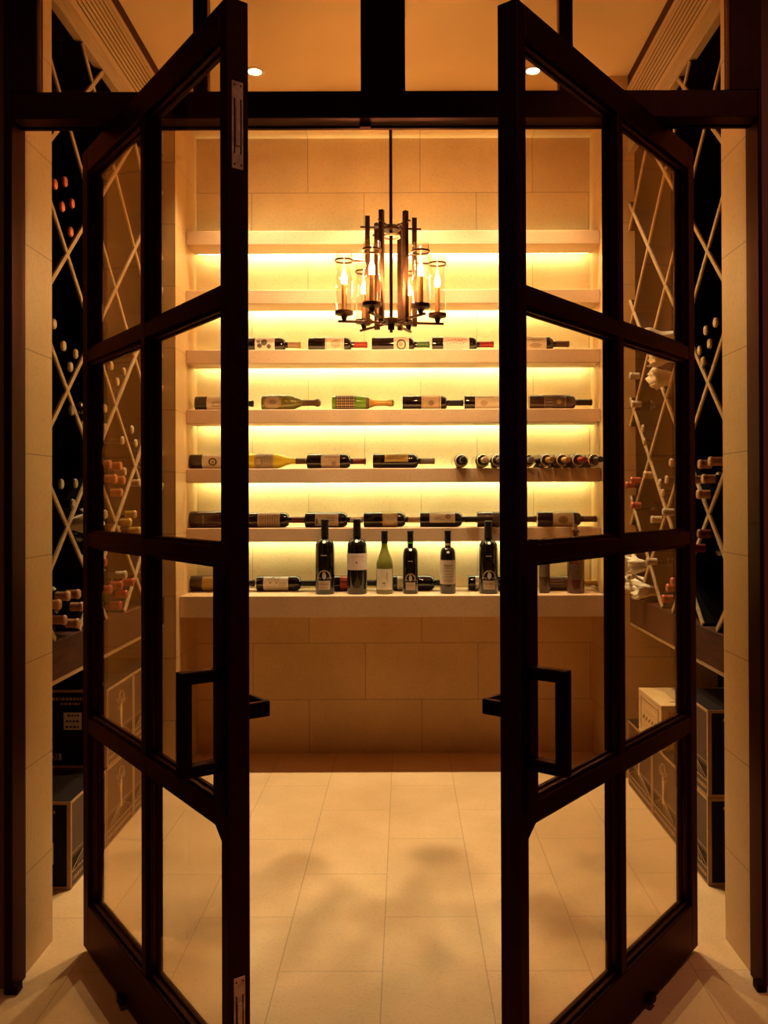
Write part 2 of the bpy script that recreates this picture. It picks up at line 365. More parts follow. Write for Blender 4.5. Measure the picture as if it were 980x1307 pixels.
def prof_bottle(kind, L, R):
    n = .19 * R / .0375 * .078 / .078
    if kind == 'bordeaux':
        rn = R * .40; zs = L * .62
        P = [(R * .55, .0), (R * .93, .0), (R, R * .12), (R, zs)]
        for k in range(1, 8):
            a = k / 7 * PI / 2
            P.append((rn + (R - rn) * (math.cos(a) ** .9 if k < 7 else 0), zs + L * .115 * math.sin(a)))
        P += [(rn * .95, L * .80), (rn * .93, L * .965), (rn * 1.08, L * .97), (rn * 1.08, L * .99), (rn * .95, L)]
    elif kind == 'burgundy':
        rn = R * .38; zs = L * .46
        P = [(R * .55, 0), (R * .93, 0), (R, R * .12), (R, zs)]
        for k in range(1, 9):
            t = k / 8; P.append((R + (rn - R) * (t * t * (3 - 2 * t)) * (1 - .0 * t), zs + L * .31 * t))
        P += [(rn * .95, L * .965), (rn * 1.1, L * .97), (rn * 1.1, L * .99), (rn, L)]
    elif kind == 'champagne':
        rn = R * .36; zs = L * .46
        P = [(R * .5, 0), (R * .9, 0), (R, R * .15), (R, zs)]
        for k in range(1, 10):
            t = k / 9; P.append((R + (rn - R) * (t * t * (3 - 2 * t)), zs + L * .27 * t))
        P += [(rn * .95, L * .90), (rn * 1.25, L * .915), (rn * 1.35, L * .94), (rn * 1.25, L * .985), (rn * .9, L)]
    elif kind == 'square':      # straight amber bottle with tall neck
        rn = R * .34; zs = L * .60
        P = [(R * .6, 0), (R * .97, 0), (R, R * .08), (R, zs), (R * .93, zs + R * .2), (rn * 1.2, zs + R * .55), (rn, zs + R * .8), (rn, L * .86), (rn * 1.35, L * .87), (rn * 1.35, L * .91), (rn * .8, L * .93), (rn * .5, L)]
    return P
def rfun(P):
    Q = [p for p in P if True]
    def f(z):
        for (r0, z0), (r1, z1) in zip(Q[1:], Q[2:]):
            if z0 <= z <= z1 and z1 > z0: return r0 + (r1 - r0) * (z - z0) / (z1 - z0)
        return Q[-1][0]
    return f
def make_bottle(root, kind='bordeaux', L=.29, R=.037, gl='dark', cap='black', label=None, lz=(.22, .52), lt=1.15, prints=(), capz=.775, seg=28, extras=()):
    P = prof_bottle(kind, L, R); f = rfun(P)
    bm = BM(); lathe(bm, P, seg); obj('glass_body', bm, GLS[gl], root, smooth=True)
    if cap:
        bm = BM(); q = [(f(z) + .0008, z) for z in [L * capz + (L * .999 - L * capz) * k / 10 for k in range(11)]]
        q += [(q[-1][0] * .6, L * 1.004)]; lathe(bm, q, seg, False)
        r, z = q[-1]; vs = [bm.verts.new((r * math.cos(2 * PI * i / seg), r * math.sin(2 * PI * i / seg), z)) for i in range(seg)]; bm.faces.new(vs)
        obj('capsule', bm, CAP[cap], root, smooth=True)
    lo = None
    if label:
        bm = BM(); patch(bm, f, -lt, lt, L * lz[0], L * lz[1], 20, .0006, 2); lo = obj('label', bm, LAB[label], root, smooth='all')
    for (pc, t0, t1, za, zb) in prints:      # angles rad, heights as share of L
        pass
    groups = {}
    for p in prints: groups.setdefault(p[0], []).append(p)
    for pc, ps in groups.items():
        bm = BM()
        for (_, t0, t1, za, zb) in ps: patch(bm, f, t0, t1, L * za, L * zb, 6, .0011, 1)
        nm = pc.split(':'); obj(nm[1] if len(nm) > 1 else 'label_print', bm, PRT[nm[0]], (lo or root) if len(nm) == 1 else root)
    for (mat, za, zb) in extras:             # full bands round the neck or body
        bm = BM(); patch(bm, f, -PI, PI, L * za, L * zb, 24, .0010, 2); obj('band', bm, LAB.get(mat) or CAP[mat], root, smooth='all')
    return root
def text_rows(col, t, z0, z1, n, seed):
    """rows of small print across a label"""
    rd = random.Random(seed); out = []
    for i in range(n):
        zc = z0 + (z1 - z0) * (i + .5) / n; h = (z1 - z0) / n * .22
        w = t * rd.uniform(.55, .95); x = -w
        while x < w:
            d = rd.uniform(.05, .16); out.append((col, x, min(w, x + d), zc - h, zc + h)); x += d + .05
    return out
def text_cols(col, t, z0, z1, n, seed):
    """print read along a standing label, for a bottle lying on its side the rows run along z"""
    return text_rows(col, t, z0, z1, n, seed)
def blob(col, t, z, a, b, seed=0, n=7):
    """round emblem from stacked strips, half-angle a, half-height b"""
    out = []
    for i in range(n):
        s = -1 + 2 * (i + .5) / n; w = a * math.sqrt(1 - s * s)
        out.append((col, t - w, t + w, z + b * s - b / n * .8, z + b * s + b / n * .8))
    return out
def ringp(col, t, z, a, b, th=.25, n=16):
    out = []
    for i in range(n):
        an = 2 * PI * i / n; out.append((col, t + a * math.cos(an) - a * th / 1.6, t + a * math.cos(an) + a * th / 1.6, z + b * math.sin(an) - b * th / 1.6, z + b * math.sin(an) + b * th / 1.6))
    return out

F_, S26 = 1117.3, None
def xw(px, D): return (px - 516) / F_ * D
GB = 'bottles lying on the niche shelves'
YL = 4.285
def lying(px0, px1, zi, lb, kind='bordeaux', R=.037, flip=False, y=YL, roll=0., z=None, **kw):
    D = y - .02
    x0, x1 = xw(px0 - .0034 * 120 * 0, D), xw(px1, D)
    z = SHELF[zi] if z is None else z
    root = thing('wine_bottle', lb, 'bottle', ((x0 if not flip else x1), y, z + R + .0005), (0, PI / 2 if not flip else -PI / 2, 0), GB)
    make_bottle(root, kind, x1 - x0, R, **kw)
    if roll: root.rotation_euler = (Matrix.Rotation(PI / 2 if not flip else -PI / 2, 3, 'Y') @ Matrix.Rotation(roll, 3, 'Z')).to_euler()
    return root

# third shelf from the top
z = 2
lying(310, 384, z, 'dark bottle, black and white picture label, tan capsule, first left on third shelf', label='white', lz=(.22, .56), cap='tan', prints=blob('ink', .25, .30, .3, .04) + blob('ink', -.2, .38, .45, .05) + blob('ink', .35, .46, .3, .035) + blob('grey', -.3, .28, .2, .03))
lying(394, 469, z, 'dark bottle, cream label with tan crest, red capsule, left of the chandelier foot', label='cream', lz=(.29, .61), cap='red', prints=blob('tan', 0, .47, .55, .075) + ringp('brown', 0, .47, .55, .085, .12) + [('brown', -1, 1, .31, .316), ('brown', -1, 1, .585, .591)])
lying(475, 549, z, 'dark bottle, round portrait on cream label, green capsule, under the chandelier', label='cream', lz=(.38, .64), cap='green', prints=ringp('ink', .15, .51, .6, .07, .3) + blob('grey', .1, .50, .3, .035) + [('grey', -1.0, -.85, .42, .6)])
lying(552, 631, z, 'dark bottle, pink-tinted label with red scrawl, long red capsule, third shelf', label='pinkish', lz=(.18, .60), cap='red', capz=.77, prints=[('red', -.25 + .3 * math.sin(i * 1.9), -.17 + .3 * math.sin(i * 1.9), .22 + i * .016, .24 + i * .016) for i in range(20)] + [('grey', .75, .85, .22, .5)])
lying(652, 728, z, 'dark bottle, cream label with faint landscape, brown capsule, right end of third shelf', label='cream', lz=(.20, .60), cap='brown', prints=blob('tan', .3, .42, .3, .10) + [('grey', -.5, -.42, .3, .55), ('grey', -.3, -.24, .35, .5)])
# fourth shelf
z = 3
lying(249, 323, z, 'dark bottle, white label with fine grey drawing, left end of fourth shelf', label='white', lz=(.21, .60), cap='black', prints=ringp('grey', .1, .38, .4, .06, .15) + [('grey', -.1, 0, .3, .56), ('grey', .4, .46, .3, .56)])
lying(334, 409, z, 'olive sparkling wine bottle with gold shield label, dark foil, fourth shelf', 'champagne', .040, gl='olive', label='olive', lz=(.08, .28), lt=.8, cap='brown', capz=.70, prints=blob('tan', 0, .20, .80, .135, n=11) + ringp('gold', 0, .20, .85, .145, .08, 30) + blob('brown', 0, .2, .3, .06) + [('gold', -.2, -.1, .42, .58), ('gold', .0, .1, .44, .6)])
lying(424, 503, z, 'green sparkling bottle, dark ornate label, gold foil neck, middle of fourth shelf', 'champagne', .0375, gl='green', label='ornate', lz=(.06, .37), lt=1.3, cap='gold', capz=.60, prints=[(c, -1.1 + .34 * j + .05 * (i % 2), -.93 + .34 * j, .08 + i * .033, .10 + i * .033) for i in range(9) for j, c in enumerate(('cream', 'tan', 'cream', 'gold', 'cream', 'tan:label_motif'))], extras=(('dull', .55, .60),))
lying(514, 592, z, 'dark bottle, tan crest label with gold bands, black neck touching the next bottle, fourth shelf', label='tan', lz=(.31, .63), cap='black', prints=blob('brown', .1, .47, .35, .05) + [('ink', -1.1, 1.1, .33, .337), ('ink:label_border', -1.1, 1.1, .595, .602), ('gold', -.7, -.6, .38, .56), ('gold:gilt_line', .7, .78, .38, .56)])
lying(593, 668, z, 'dark bottle, cream label with small tan stamp, partly behind the right door stile, fourth shelf', label='cream', lz=(.18, .60), cap='black', prints=blob('tan', .15, .33, .35, .06) + [('brown', -.75, -.65, .2, .5)])
lying(676, 757, z, 'large near-black bottle with faint printed text and small orange emblem, right end of fourth shelf', R=.0375, gl='brown', label='dull', lz=(.22, .58), cap='black', prints=blob('gold', 0, .46, .3, .035) + [('tan', -.8 + .4 * k, -.74 + .4 * k, .25, .36) for k in range(5)] + [('tan:label_border', -.9, .9, .235, .24), ('tan:label_edge', -.9, .9, .555, .56)])
# fifth shelf
z = 4
lying(242, 311, z, 'dark bottle, pale label with round black seal, left end of fifth shelf', label='white', lz=(.24, .60), cap='black', prints=ringp('ink', .05, .44, .42, .065, .35) + blob('grey', .1, .44, .2, .025))
lying(313, 392, z, 'bright yellow white wine bottle with grey label and dark capsule, fifth shelf', 'burgundy', .039, gl='yellow', label='beige', lz=(.16, .46), lt=1.3, cap='brown', capz=.81, prints=ringp('brown', .1, .22, .5, .06, .2) + text_rows('grey', .9, .28, .44, 6, 3))
lying(392, 467, z, 'dark bottle, beige label with grey sketch, red capsule, fifth shelf beside the yellow bottle', label='beige', lz=(.24, .56), cap='wine', prints=blob('grey', .3, .46, .3, .04) + [('grey', -.6, -.5, .3, .5), ('ink', -1.1, 1.1, .245, .25)])
lying(476, 555, z, 'dark bottle, broad gold foil label, grey capsule, middle of fifth shelf', label='gold', lz=(.19, .57), lt=.62, roll=-.5, cap='grey', prints=[('brown', -.4 + .2 * k, -.34 + .2 * k, .24, .52) for k in range(4)])
ends = [(587, 'black', 'black capped bottle, neck forward, leftmost of the bottle ends on the fifth shelf'),
        (614, 'tan', 'tan capped bottle, neck forward, second from left in the row of bottle ends'),
        (633, 'grey', 'grey capped bottle, neck forward, just left of the right door stile'),
        (671, 'grey', 'grey capped bottle, neck forward, just right of the right door stile'),
        (691, 'gold', 'gold capped bottle, neck forward, between the door stile and the red capped one'),
        (711, 'copper', 'copper capped bottle, neck forward, immediately left of the red capped one'),
        (731, 'red', 'red capped bottle, neck forward, last but one in the row of bottle ends'),
        (751, 'black', 'dark capped bottle, neck forward, last at the right of the row of bottle ends')]
for i, (px, cp, lb) in enumerate(ends):
    D = 4.29; R = .034
    x = xw(px, D - .08)
    a = (.18 if i > 3 else .05) 
    root = thing('wine_bottle', lb, 'bottle', (x - a * .08, 4.365, SHELF[4] + R + .0005), (PI / 2, 0, a * .9), 'bottle ends on the fifth shelf')
    make_bottle(root, 'bordeaux', .285, R, cap=cp, gl='dark', extras=((('gold' if i % 2 else 'tan'), .70, .715),))
# lowest shelf
z = 5
lying(242, 311, z, 'big brown bottle without paper label, pale printed marks, left end of lowest shelf', R=.041, gl='brown', cap='black', label=None, prints=[('tan', -.5, .6, .26, .27), ('tan', -.9, -.8, .15, .5), ('tan', .75, .82, .15, .5), ('tan', -.1, .1, .3, .31)])
lying(312, 389, z, 'dark bottle, tan ruled label, dull red capsule, lowest shelf right of left door stile', label='tan', lz=(.22, .59), lt=1.3, cap='wine', prints=text_rows('brown', 1.1, .25, .57, 8, 5), y=YL)
lying(389, 463, z, 'dark bottle, pale label, tan capsule, lowest shelf, above the two tall upright bottles', label='beige', lz=(.18, .58), lt=.9, cap='tan', prints=blob('ink', .2, .21, .4, .02) + [('brown', -.6 + .3 * k, -.52 + .3 * k, .35, .52) for k in range(4)])
lying(464, 537, z, 'dark bottle, narrow yellow-cream label, tan capsule, lowest shelf centre', label='gold', lz=(.33, .59), cap='tan', prints=blob('cream', 0, .46, .7, .10) + ringp('brown', -.3, .47, .25, .05, .15))
lying(536, 610, z, 'dark bottle, cream label with brown animal sketch, black capsule, lowest shelf right of centre', label='cream', lz=(.16, .60), lt=.75, cap='black', roll=-.35, prints=blob('brown', -.05, .48, .35, .05) + [('grey', .3, .37, .24, .42), ('grey', .1, .16, .24, .36)])
lying(609, 685, z, 'dark plain bottle, brown capsule, behind the right door stile on the lowest shelf', gl='brown', cap='brown', label='dull', lz=(.25, .55))
lying(686, 762, z, 'dark bottle, cream label with large oval seal, brown capsule, right end of lowest shelf', label='cream', lz=(.25, .60), cap='brown', prints=blob('brown', .1, .42, .42, .07) + ringp('ink', .1, .42, .48, .08, .15))
# lying on the counter
YC = 4.30
cz = .8301
lying(242, 324, 0, 'dark bottle, old gold label, lying at the left end of the counter', z=cz, y=YC, gl='brown', label='gold', lz=(.20, .42), R=.038, prints=[('brown', -.9, .9, .22, .225), ('brown', -.9, .9, .40, .405)])
lying(327, 404, 0, 'dark bottle, white label with black calligraphy, lying on the counter beside the left door stile', z=cz, y=YC, label='white', lz=(.12, .53), cap='black', prints=[('ink', -.55 + .42 * math.sin(i * .8), -.47 + .42 * math.sin(i * .8), .20 + i * .013, .222 + i * .013) for i in range(14)] + [('grey', -.2 + .12 * k, -.16 + .12 * k, .38, .50) for k in range(4)])
lying(405, 481, 0, 'dark bottle, orange-red label, lying on the counter behind the first two standing bottles', z=cz, y=YC, label='red', lz=(.38, .56), cap='black', prints=[('ink', -.3, -.2, .4, .52)])
lying(500, 574, 0, 'dark bottle, pale base label, lying on the counter behind the small silk-screened bottle', z=cz, y=YC, label='cream', lz=(.09, .42), cap='black', prints=[('grey', -.5, -.42, .14, .3)])
lying(597, 673, 0, 'dark bottle, white label edge, lying on the counter left of the right door stile', z=cz, y=YC, label='white', lz=(.12, .5), cap='black', prints=[('grey', -.5, .5, .3, .31)])
lying(690, 766, 0, 'olive bottle with grey base label, gold-green neck, lying at the right end of the counter', z=cz, y=YC, gl='olive', label='dull', lz=(.10, .42), kind='champagne', R=.035, cap='gold', capz=.74, prints=[('tan', -.8 + .4 * k, -.72 + .4 * k, .15, .38) for k in range(5)])
# standing on the counter
YS = 4.165
def standing(px0, px1, hpx, lb, kind='bordeaux', y=YS, **kw):
    R = (px1 - px0) / 2 / F_ * (y - .0); L = hpx / F_ * (y + .0)
    root = thing('wine_bottle', lb, 'bottle', (xw((px0 + px1) / 2 - .35, y), y, cz), (0, 0, 0), 'standing bottles on the counter')
    make_bottle(root, kind, L, R, **kw); return root
def silk():
    out = []
    for i in range(11):       # arch of laurel over a pale plate
        an = PI * i / 10; out.append(('tan', .62 * math.cos(an) - .07, .62 * math.cos(an) + .07, .235 + .085 * math.sin(an) - .008, .235 + .085 * math.sin(an) + .008))
    out += blob('cream', 0, .25, .20, .045) + blob('brown', -.02, .29, .15, .02)
    out += [('tan', -.85, -.25, .215, .222), ('tan', .25, .85, .215, .222), ('tan', -.62, .62, .065, .185)]
    out += [('brown', -.5 + .2 * k, -.38 + .2 * k, .13, .15) for k in range(5)] + [('brown', -.4 + .2 * k, -.3 + .2 * k, .09, .10) for k in range(4)]
    out += [('cream:winery_name', -.3 + .15 * k, -.21 + .15 * k, .515, .527) for k in range(4)]
    return out
def seal(z=.64): return blob('white:neck_seal', 0, z, .20, .018, n=5)
standing(402.5, 427, 95, 'tall black silk-screened bottle with white seal, leftmost of the upright bottles', gl='black', prints=silk() + seal(.70), capz=.77)
standing(443, 468.5, 95, 'tall black bottle with broad white label and small star, second upright bottle from left', gl='black', label='pinkish', lz=(.325, .545), lt=1.45, capz=.77, prints=blob('ink', 0, .425, .09, .014) + [('tan', -.55 + .22 * k, -.43 + .22 * k, .495, .507) for k in range(6)] + seal(.71))
standing(480, 501.5, 80, 'slope-shouldered olive-brown bottle, white label with a thin vertical stroke, upright', 'burgundy', gl='amber' if 0 else 'olive', label='cream', lz=(.07, .40), lt=1.1, capz=.80, prints=[('ink', .28, .34, .22, .36), ('ink', -.2, .1, .17, .185), ('grey', -.05, .15, .14, .15)])
standing(514, 533.5, 80, 'small black silk-screened bottle with green neck band, upright, mid counter', gl='black', prints=silk() + seal(.70), capz=.83, extras=(('greenband', .795, .825),))
standing(561.5, 581.5, 80, 'claret bottle with tall beige label, upright, alone right of centre', gl='dark', label='beige', lz=(.155, .535), lt=1.45, capz=.80, prints=text_rows('grey', .8, .2, .48, 6, 11) + [('brown', -.5, .4, .435, .447), ('ink', -.6, .5, .19, .196)] + seal(.66), extras=(('tan', .765, .80),))
standing(611, 635.5, 92, 'tall black silk-screened bottle partly behind the right door stile, upright', gl='black', prints=silk() + seal(.70), capz=.77)
standing(688, 701.5, 70, 'slim dark half bottle with narrow printed label, seen through the right door', gl='brown', label='dull', lz=(.3, .72), lt=1.1, capz=.82, cap='brown', prints=[('tan', -.5, .5, .66, .675), ('tan', -.4, .4, .6, .61), ('tan', -.35, .3, .55, .56)])
standing(723.5, 745.5, 88, 'straight-sided amber bottle with tall stopper, last upright bottle on the right', 'square', gl='amber', cap=None, label='dull', lz=(.2, .42), lt=1.0, prints=ringp('tan', 0, .31, .5, .05, .1))

# ------------------------------------------------------------------ chandelier
CX, CY = -.050, 3.48
CS = 3.48 / 3.2
ch = thing('chandelier', 'bronze six-light chandelier with clear glass cylinders hanging in the cellar', 'chandelier', (CX, CY, ZC))
ZO = -ZC
def cyl(bm, r, z0, z1, x=0, y=0, seg=16):
    n0 = len(bm.verts); lathe(bm, [(r, z0), (r, z1)], seg); xform(bm, newverts(bm, n0), Matrix.Translation((x, y, 0)))
bm = BM(); lathe(bm, [(.06, ZO + ZC - .0), (.06, -.018), (.02, -.03)], 28); obj('ceiling_canopy', bm, M['chand'], ch, True)
bm = BM(); cyl(bm, .0065, ZO + 1.942, -.02); obj('centre_rod', bm, M['chand'], ch, True)
bm = BM(); lathe(bm, [(.006, ZO + 2.262), (.034, ZO + 2.262), (.036, ZO + 2.268), (.030, ZO + 2.278), (.006, ZO + 2.282)], 28); obj('upper_hub', bm, M['chand'], ch, True)
bm = BM(); ring(bm, .028, .034, ZO + 2.236, ZO + 2.243); obj('hub_ring', bm, M['brass'], ch, True)
bm = BM(); lathe(bm, [(.006, ZO + 1.897), (.012, ZO + 1.899), (.013, ZO + 1.917), (.034, ZO + 1.919), (.036, ZO + 1.930), (.034, ZO + 1.938), (.006, ZO + 1.944)], 28); obj('lower_hub', bm, M['chand'], ch, True)
for k in range(6):
    an = math.radians(8 + 60 * k); ca, sa = math.cos(an), math.sin(an)
    Rz = Matrix.Rotation(an, 4, 'Z')
    # vertical square rod with its short top arm
    bm = BM(); box(bm, .078, .095, -.008, .008, ZO + 1.912, ZO + 2.312, .001)
    obj('vertical_bar', bm, M['chand'], ch, M=Rz)
    bm = BM(); box(bm, .02, .112, -.003, .003, ZO + 2.268, ZO + 2.275, .0008); obj('upper_arm', bm, M['chand'], ch, M=Rz)
    bm = BM(); box(bm, .02, .195, -.0045, .0045, ZO + 1.921, ZO + 1.929, .0008); obj('lower_arm', bm, M['chand'], ch, M=Rz)
    lt = bpy.data.objects.new('lamp_cup', None)
    bm = BM(); n0 = 0
    lathe(bm, [(.006, ZO + 1.925), (.010, ZO + 1.938), (.012, ZO + 1.944), (.033, ZO + 1.950), (.034, ZO + 1.962), (.012, ZO + 1.965)], 24)
    T = Matrix.Translation((.172 * ca, .172 * sa, 0)); pan = obj('lamp_cup', bm, M['chand'], ch, True, M=T)
    bm = BM(); cyl(bm, .0095, ZO + 1.964, ZO + 2.060); obj('candle_sleeve', bm, M['candle'], pan, True, M=T)
    bm = BM(); lathe(bm, [(.004, ZO + 2.060), (.008, ZO + 2.066), (.0105, ZO + 2.078), (.0085, ZO + 2.090), (.004, ZO + 2.102), (.001, ZO + 2.114)], 14); obj('bulb', bm, M['bulb'], pan, True, M=T)
    bm = BM(); ring(bm, .0290, .0305, ZO + 1.963, ZO + 2.175); obj('glass_cylinder', bm, M['lamp_glass'], pan, 'all', M=T)
    bm = BM(); ring(bm, .0307, .0340, ZO + 2.143, ZO + 2.149); rg = obj('retaining_ring', bm, M['chand'], pan, True, M=T)
    bm = BM(); box(bm, .090, .139, -.0025, .0025, ZO + 2.143, ZO + 2.149); obj('ring_arm', bm, M['chand'], pan, M=Rz)
    bpy.data.objects.remove(lt)

for o in [ch] + list(ch.children_recursive):
    if o.type == 'MESH' and o.name.split('.')[0] not in ('centre_rod', 'ceiling_canopy'):
        o.data.transform(Matrix.Translation((0, 0, ZO + 1.28)) @ Matrix.Scale(CS, 4) @ Matrix.Translation((0, 0, -ZO - 1.28)))

# ------------------------------------------------------------------ wine racks
PZ, PD = .448, .482
def rack(side, label, XF, Dc, zc):
    sg = 1 if side < 0 else -1           # direction from rack interior to aisle
    D0, D1, Z0, Z1 = 2.58, YB - .001, .835, 2.86; dep = .40
    Xb = XF - sg * dep
    r = thing('wine_rack', label, 'wine rack', (XF, 3.3, 0))
    T = Matrix.Translation((-XF, -3.3, 0))
    def b_(nm, mat, x0, x1, y0, y1, z0, z1, bev=.0015, par=None):
        bm = BM(); box(bm, x0, x1, y0, y1, z0, z1, bev); return obj(nm, bm, M[mat], par or r, M=T)
    b_('base_board', 'rack_wood', XF, Xb, D0, D1, .713, .835)
    b_('base_edge', 'rack_edge', XF - sg * .002, XF - sg * .03, D0, D1, .698, .713)
    b_('top_board', 'rack_edge', XF, XF - sg * .03, D0, D1, 2.86, 2.93)
    b_('back_panel', 'rack_dark', Xb, Xb - sg * .012, D0, D1, .0, 2.93)
    b_('end_panel', 'rack_dark', XF - sg * .03, Xb, D0 - .015, D0, .0, 2.93)
    b_('end_panel', 'rack_dark', XF - sg * .03, Xb, D1 - .012, D1, .835, 2.9)
    b_('roof_panel', 'rack_dark', XF - sg * .03, Xb, D0, D1, 2.90, 2.92)
    k = PZ / PD; hyp = math.hypot(1, k)
    for s in (1, -1):
        for n in range(-14, 15):
            c0 = zc + n * PZ       # z = c0 + s*k*(D-Dc)
            pts = []
            for D in (D0, D1):
                zz = c0 + s * k * (D - Dc)
                if Z0 <= zz <= Z1: pts.append((D, zz))
            for zz in (Z0, Z1):
                D = Dc + s * (zz - c0) / k
                if D0 < D < D1: pts.append((D, zz))
            if len(pts) < 2: continue
            pts.sort(); (a0, b0), (a1, b1) = pts[0], pts[-1]
            Ls = math.hypot(a1 - a0, b1 - b0)
            if Ls < .12: continue
            R = Matrix.Translation((0, (a0 + a1) / 2, (b0 + b1) / 2)) @ Matrix.Rotation(math.atan2(b1 - b0, a1 - a0), 4, 'X')
            h = Ls / 2 - .006
            bm = BM(); box(bm, XF - sg * .008, XF - sg * (dep - .01), -h, h, -.0075, .0075)
            pn = obj('diagonal_panel', bm, M['rack_dark'], r, M=T @ R)
            bm = BM(); box(bm, XF - sg * (.001 if s > 0 else .0018), XF - sg * .009, -h, h, -.0085, .0085, .001)
            obj('edge_trim', bm, M['rack_edge'], pn, M=T @ R)
    # louvred grille above
    g = thing('vent_grille', 'long tan slotted air grille above the %s rack' % ('left' if side < 0 else 'right'), 'grille', (XF, 3.3, 2.93), group='air grilles')
    T2 = Matrix.Translation((-XF, -3.3, -2.93))
    bm = BM(); box(bm, XF - sg * .012, XF - sg * .03, D0, D1, 2.931, 3.165); obj('grille_back', bm, M['slot'], g, M=T2)
    bm = BM(); n = 8
    for i in range(n):
        za = 2.946 + i * .0245; box(bm, XF, XF - sg * .003, D0, D1, za, za + .0145)
    box(bm, XF + sg * .001, XF - sg * .03, D0, D1, 2.931, 2.944, .001); box(bm, XF + sg * .001, XF - sg * .03, D0, D1, 3.141, 3.166, .001)
    obj('louvre', bm, M['grille'], g, M=T2)
    bm = BM(); box(bm, XF - sg * .002, XF - sg * .03, D0, D1, 3.1665, ZC - .001); tag(obj('shade_strip', bm, M['rack_wood']), 'dark strip painted in for the shaded gap between %s grille and ceiling' % ('left' if side < 0 else 'right'), 'shade_strip')  # nearly flush board, its dark colour stands in for the shaded gap
    return r
rack(-1, 'tall cellar rack, bins coloured black as shade, pale diagonal lattice edges, left side wall', XL, 2.87, 2.088)
rack(1, 'tall cellar rack, bins coloured black as shade, pale diagonal lattice edges, right side wall', XR, 2.975, 2.121)

LB = {'pinkL': [(2.811, 2.304), (2.744, 2.272), (2.867, 2.253), (2.8, 2.22), (2.866, 2.159)], 'whiteL': [(2.736, 1.831), (2.799, 1.773), (2.916, 1.767), (2.861, 1.715)], 'midL': [(2.87, 1.573), (2.793, 1.331), (2.911, 1.335), (2.878, 1.267)], 'lowL': [(2.864, 0.972), (2.788, 0.974), (2.714, 0.956), (2.922, 0.924), (2.774, 0.9), (2.863, 0.877)], 'g1L': [(3.273, 1.781), (3.387, 1.775), (3.328, 1.729)], 'g2L': [(3.194, 1.613), (3.173, 1.541)], 'g3L': [(3.509, 1.561), (3.564, 1.51), (3.397, 1.51)], 'g4L': [(3.19, 1.409), (3.3, 1.407), (3.245, 1.358), (3.356, 1.355), (3.301, 1.307)], 'g5L': [(3.426, 1.39), (3.593, 1.349)], 'g6L': [(3.151, 1.228), (3.138, 1.154)], 'g7L': [(3.424, 1.192), (3.531, 1.156), (3.492, 1.222)], 'g8L': [(3.135, 1.057), (3.373, 0.991), (3.305, 0.958), (3.199, 0.953), (3.376, 0.916), (3.302, 0.882), (3.443, 0.956)], 'endL': [(3.846, 1.817), (3.879, 1.749), (3.851, 1.548), (3.862, 1.41), (3.84, 1.264), (3.856, 0.948), (3.875, 0.875)]}
RB = {'gapAR': [(2.968, 1.848), (2.854, 1.852), (2.917, 1.794), (3.029, 1.79), (2.972, 1.743)], 'corkR': [(2.975, 1.394), (2.86, 1.399), (3.03, 1.343), (2.92, 1.343), (2.975, 1.292)], 'ornR': [(2.975, 1.158), (3.031, 1.106)], 'g1R': [(3.855, 1.818), (3.845, 1.693)], 'g2R': [(3.74, 1.578), (3.697, 1.517)], 'g3R': [(3.51, 1.341), (3.394, 1.351), (3.449, 1.299)], 'g4R': [(3.326, 1.414), (3.703, 1.378)], 'g5R': [(3.963, 1.339), (3.868, 1.358), (3.842, 1.248)], 'g6R': [(3.564, 1.192), (3.608, 1.018), (3.385, 1.225)], 'g7R': [(3.414, 0.93), (3.472, 0.881), (3.33, 0.962), (3.28, 0.875)]}
# cluster -> (capsule colour, how far the neck stands out, words)
INFO = {
 'pinkL': ('pink', .015, 'pink-capped bottle high in the left rack by the jamb'),
 'whiteL': ('cream', .015, 'cream-capped bottle at eye level in the left rack by the jamb'),
 'midL': ('grey', .015, 'grey-capped bottle mid-height in the left rack by the jamb'),
 'lowL': ('copper', .032, 'copper-capped bottle low in the left rack by the jamb'),
 'g1L': ('tan', .015, 'tan-capped bottle seen through second pane row of left door'),
 'g2L': ('tan', .015, 'tan-capped bottle beside the left door pivot stile'),
 'g3L': ('cream', .015, 'cream-capped bottle beside the left door mullion'),
 'g4L': ('orange', .032, 'orange-capped bottle in the left rack behind the left door'),
 'g5L': ('tan', .015, 'tan-capped bottle right of the orange caps, left rack'),
 'g6L': ('cream', .032, 'cream-capped bottle below the orange caps by the pivot stile'),
 'g7L': ('gold', .032, 'gold-capped bottle just above the left door middle rail'),
 'g8L': ('red', .032, 'bottle in the bottom bin behind the left door'),
 'endL': ('wine', .015, 'wine-red-capped bottle at the far end of the left rack'),
 'gapAR': ('cream', .015, 'white-capped bottle at eye level in the right rack by the jamb'),
 'corkR': ('copper', .032, 'long copper-necked bottle in the right rack by the jamb'),
 'ornR': ('wine', .032, 'ornate red-necked bottle below the copper necks, right rack'),
 'g1R': ('cream', .032, 'cream-capped bottle left of the paper-wrapped ones, right rack'),
 'g2R': ('tan', .015, 'tan-capped bottle below the paper-wrapped ones, right rack'),
 'g3R': ('tan', .015, 'tan-capped bottle in the middle bin behind the right door'),
 'g4R': ('tan', .015, 'lone tan-capped bottle at mid-height in the right rack'),
 'g5R': ('pink', .032, 'pink-capped bottle beside the right door mullion'),
 'g6R': ('cream', .032, 'cream-capped bottle near the right door middle rail'),
 'g7R': ('pink', .015, 'pink-capped bottle in the bottom bin behind the right door')}
protos = {}
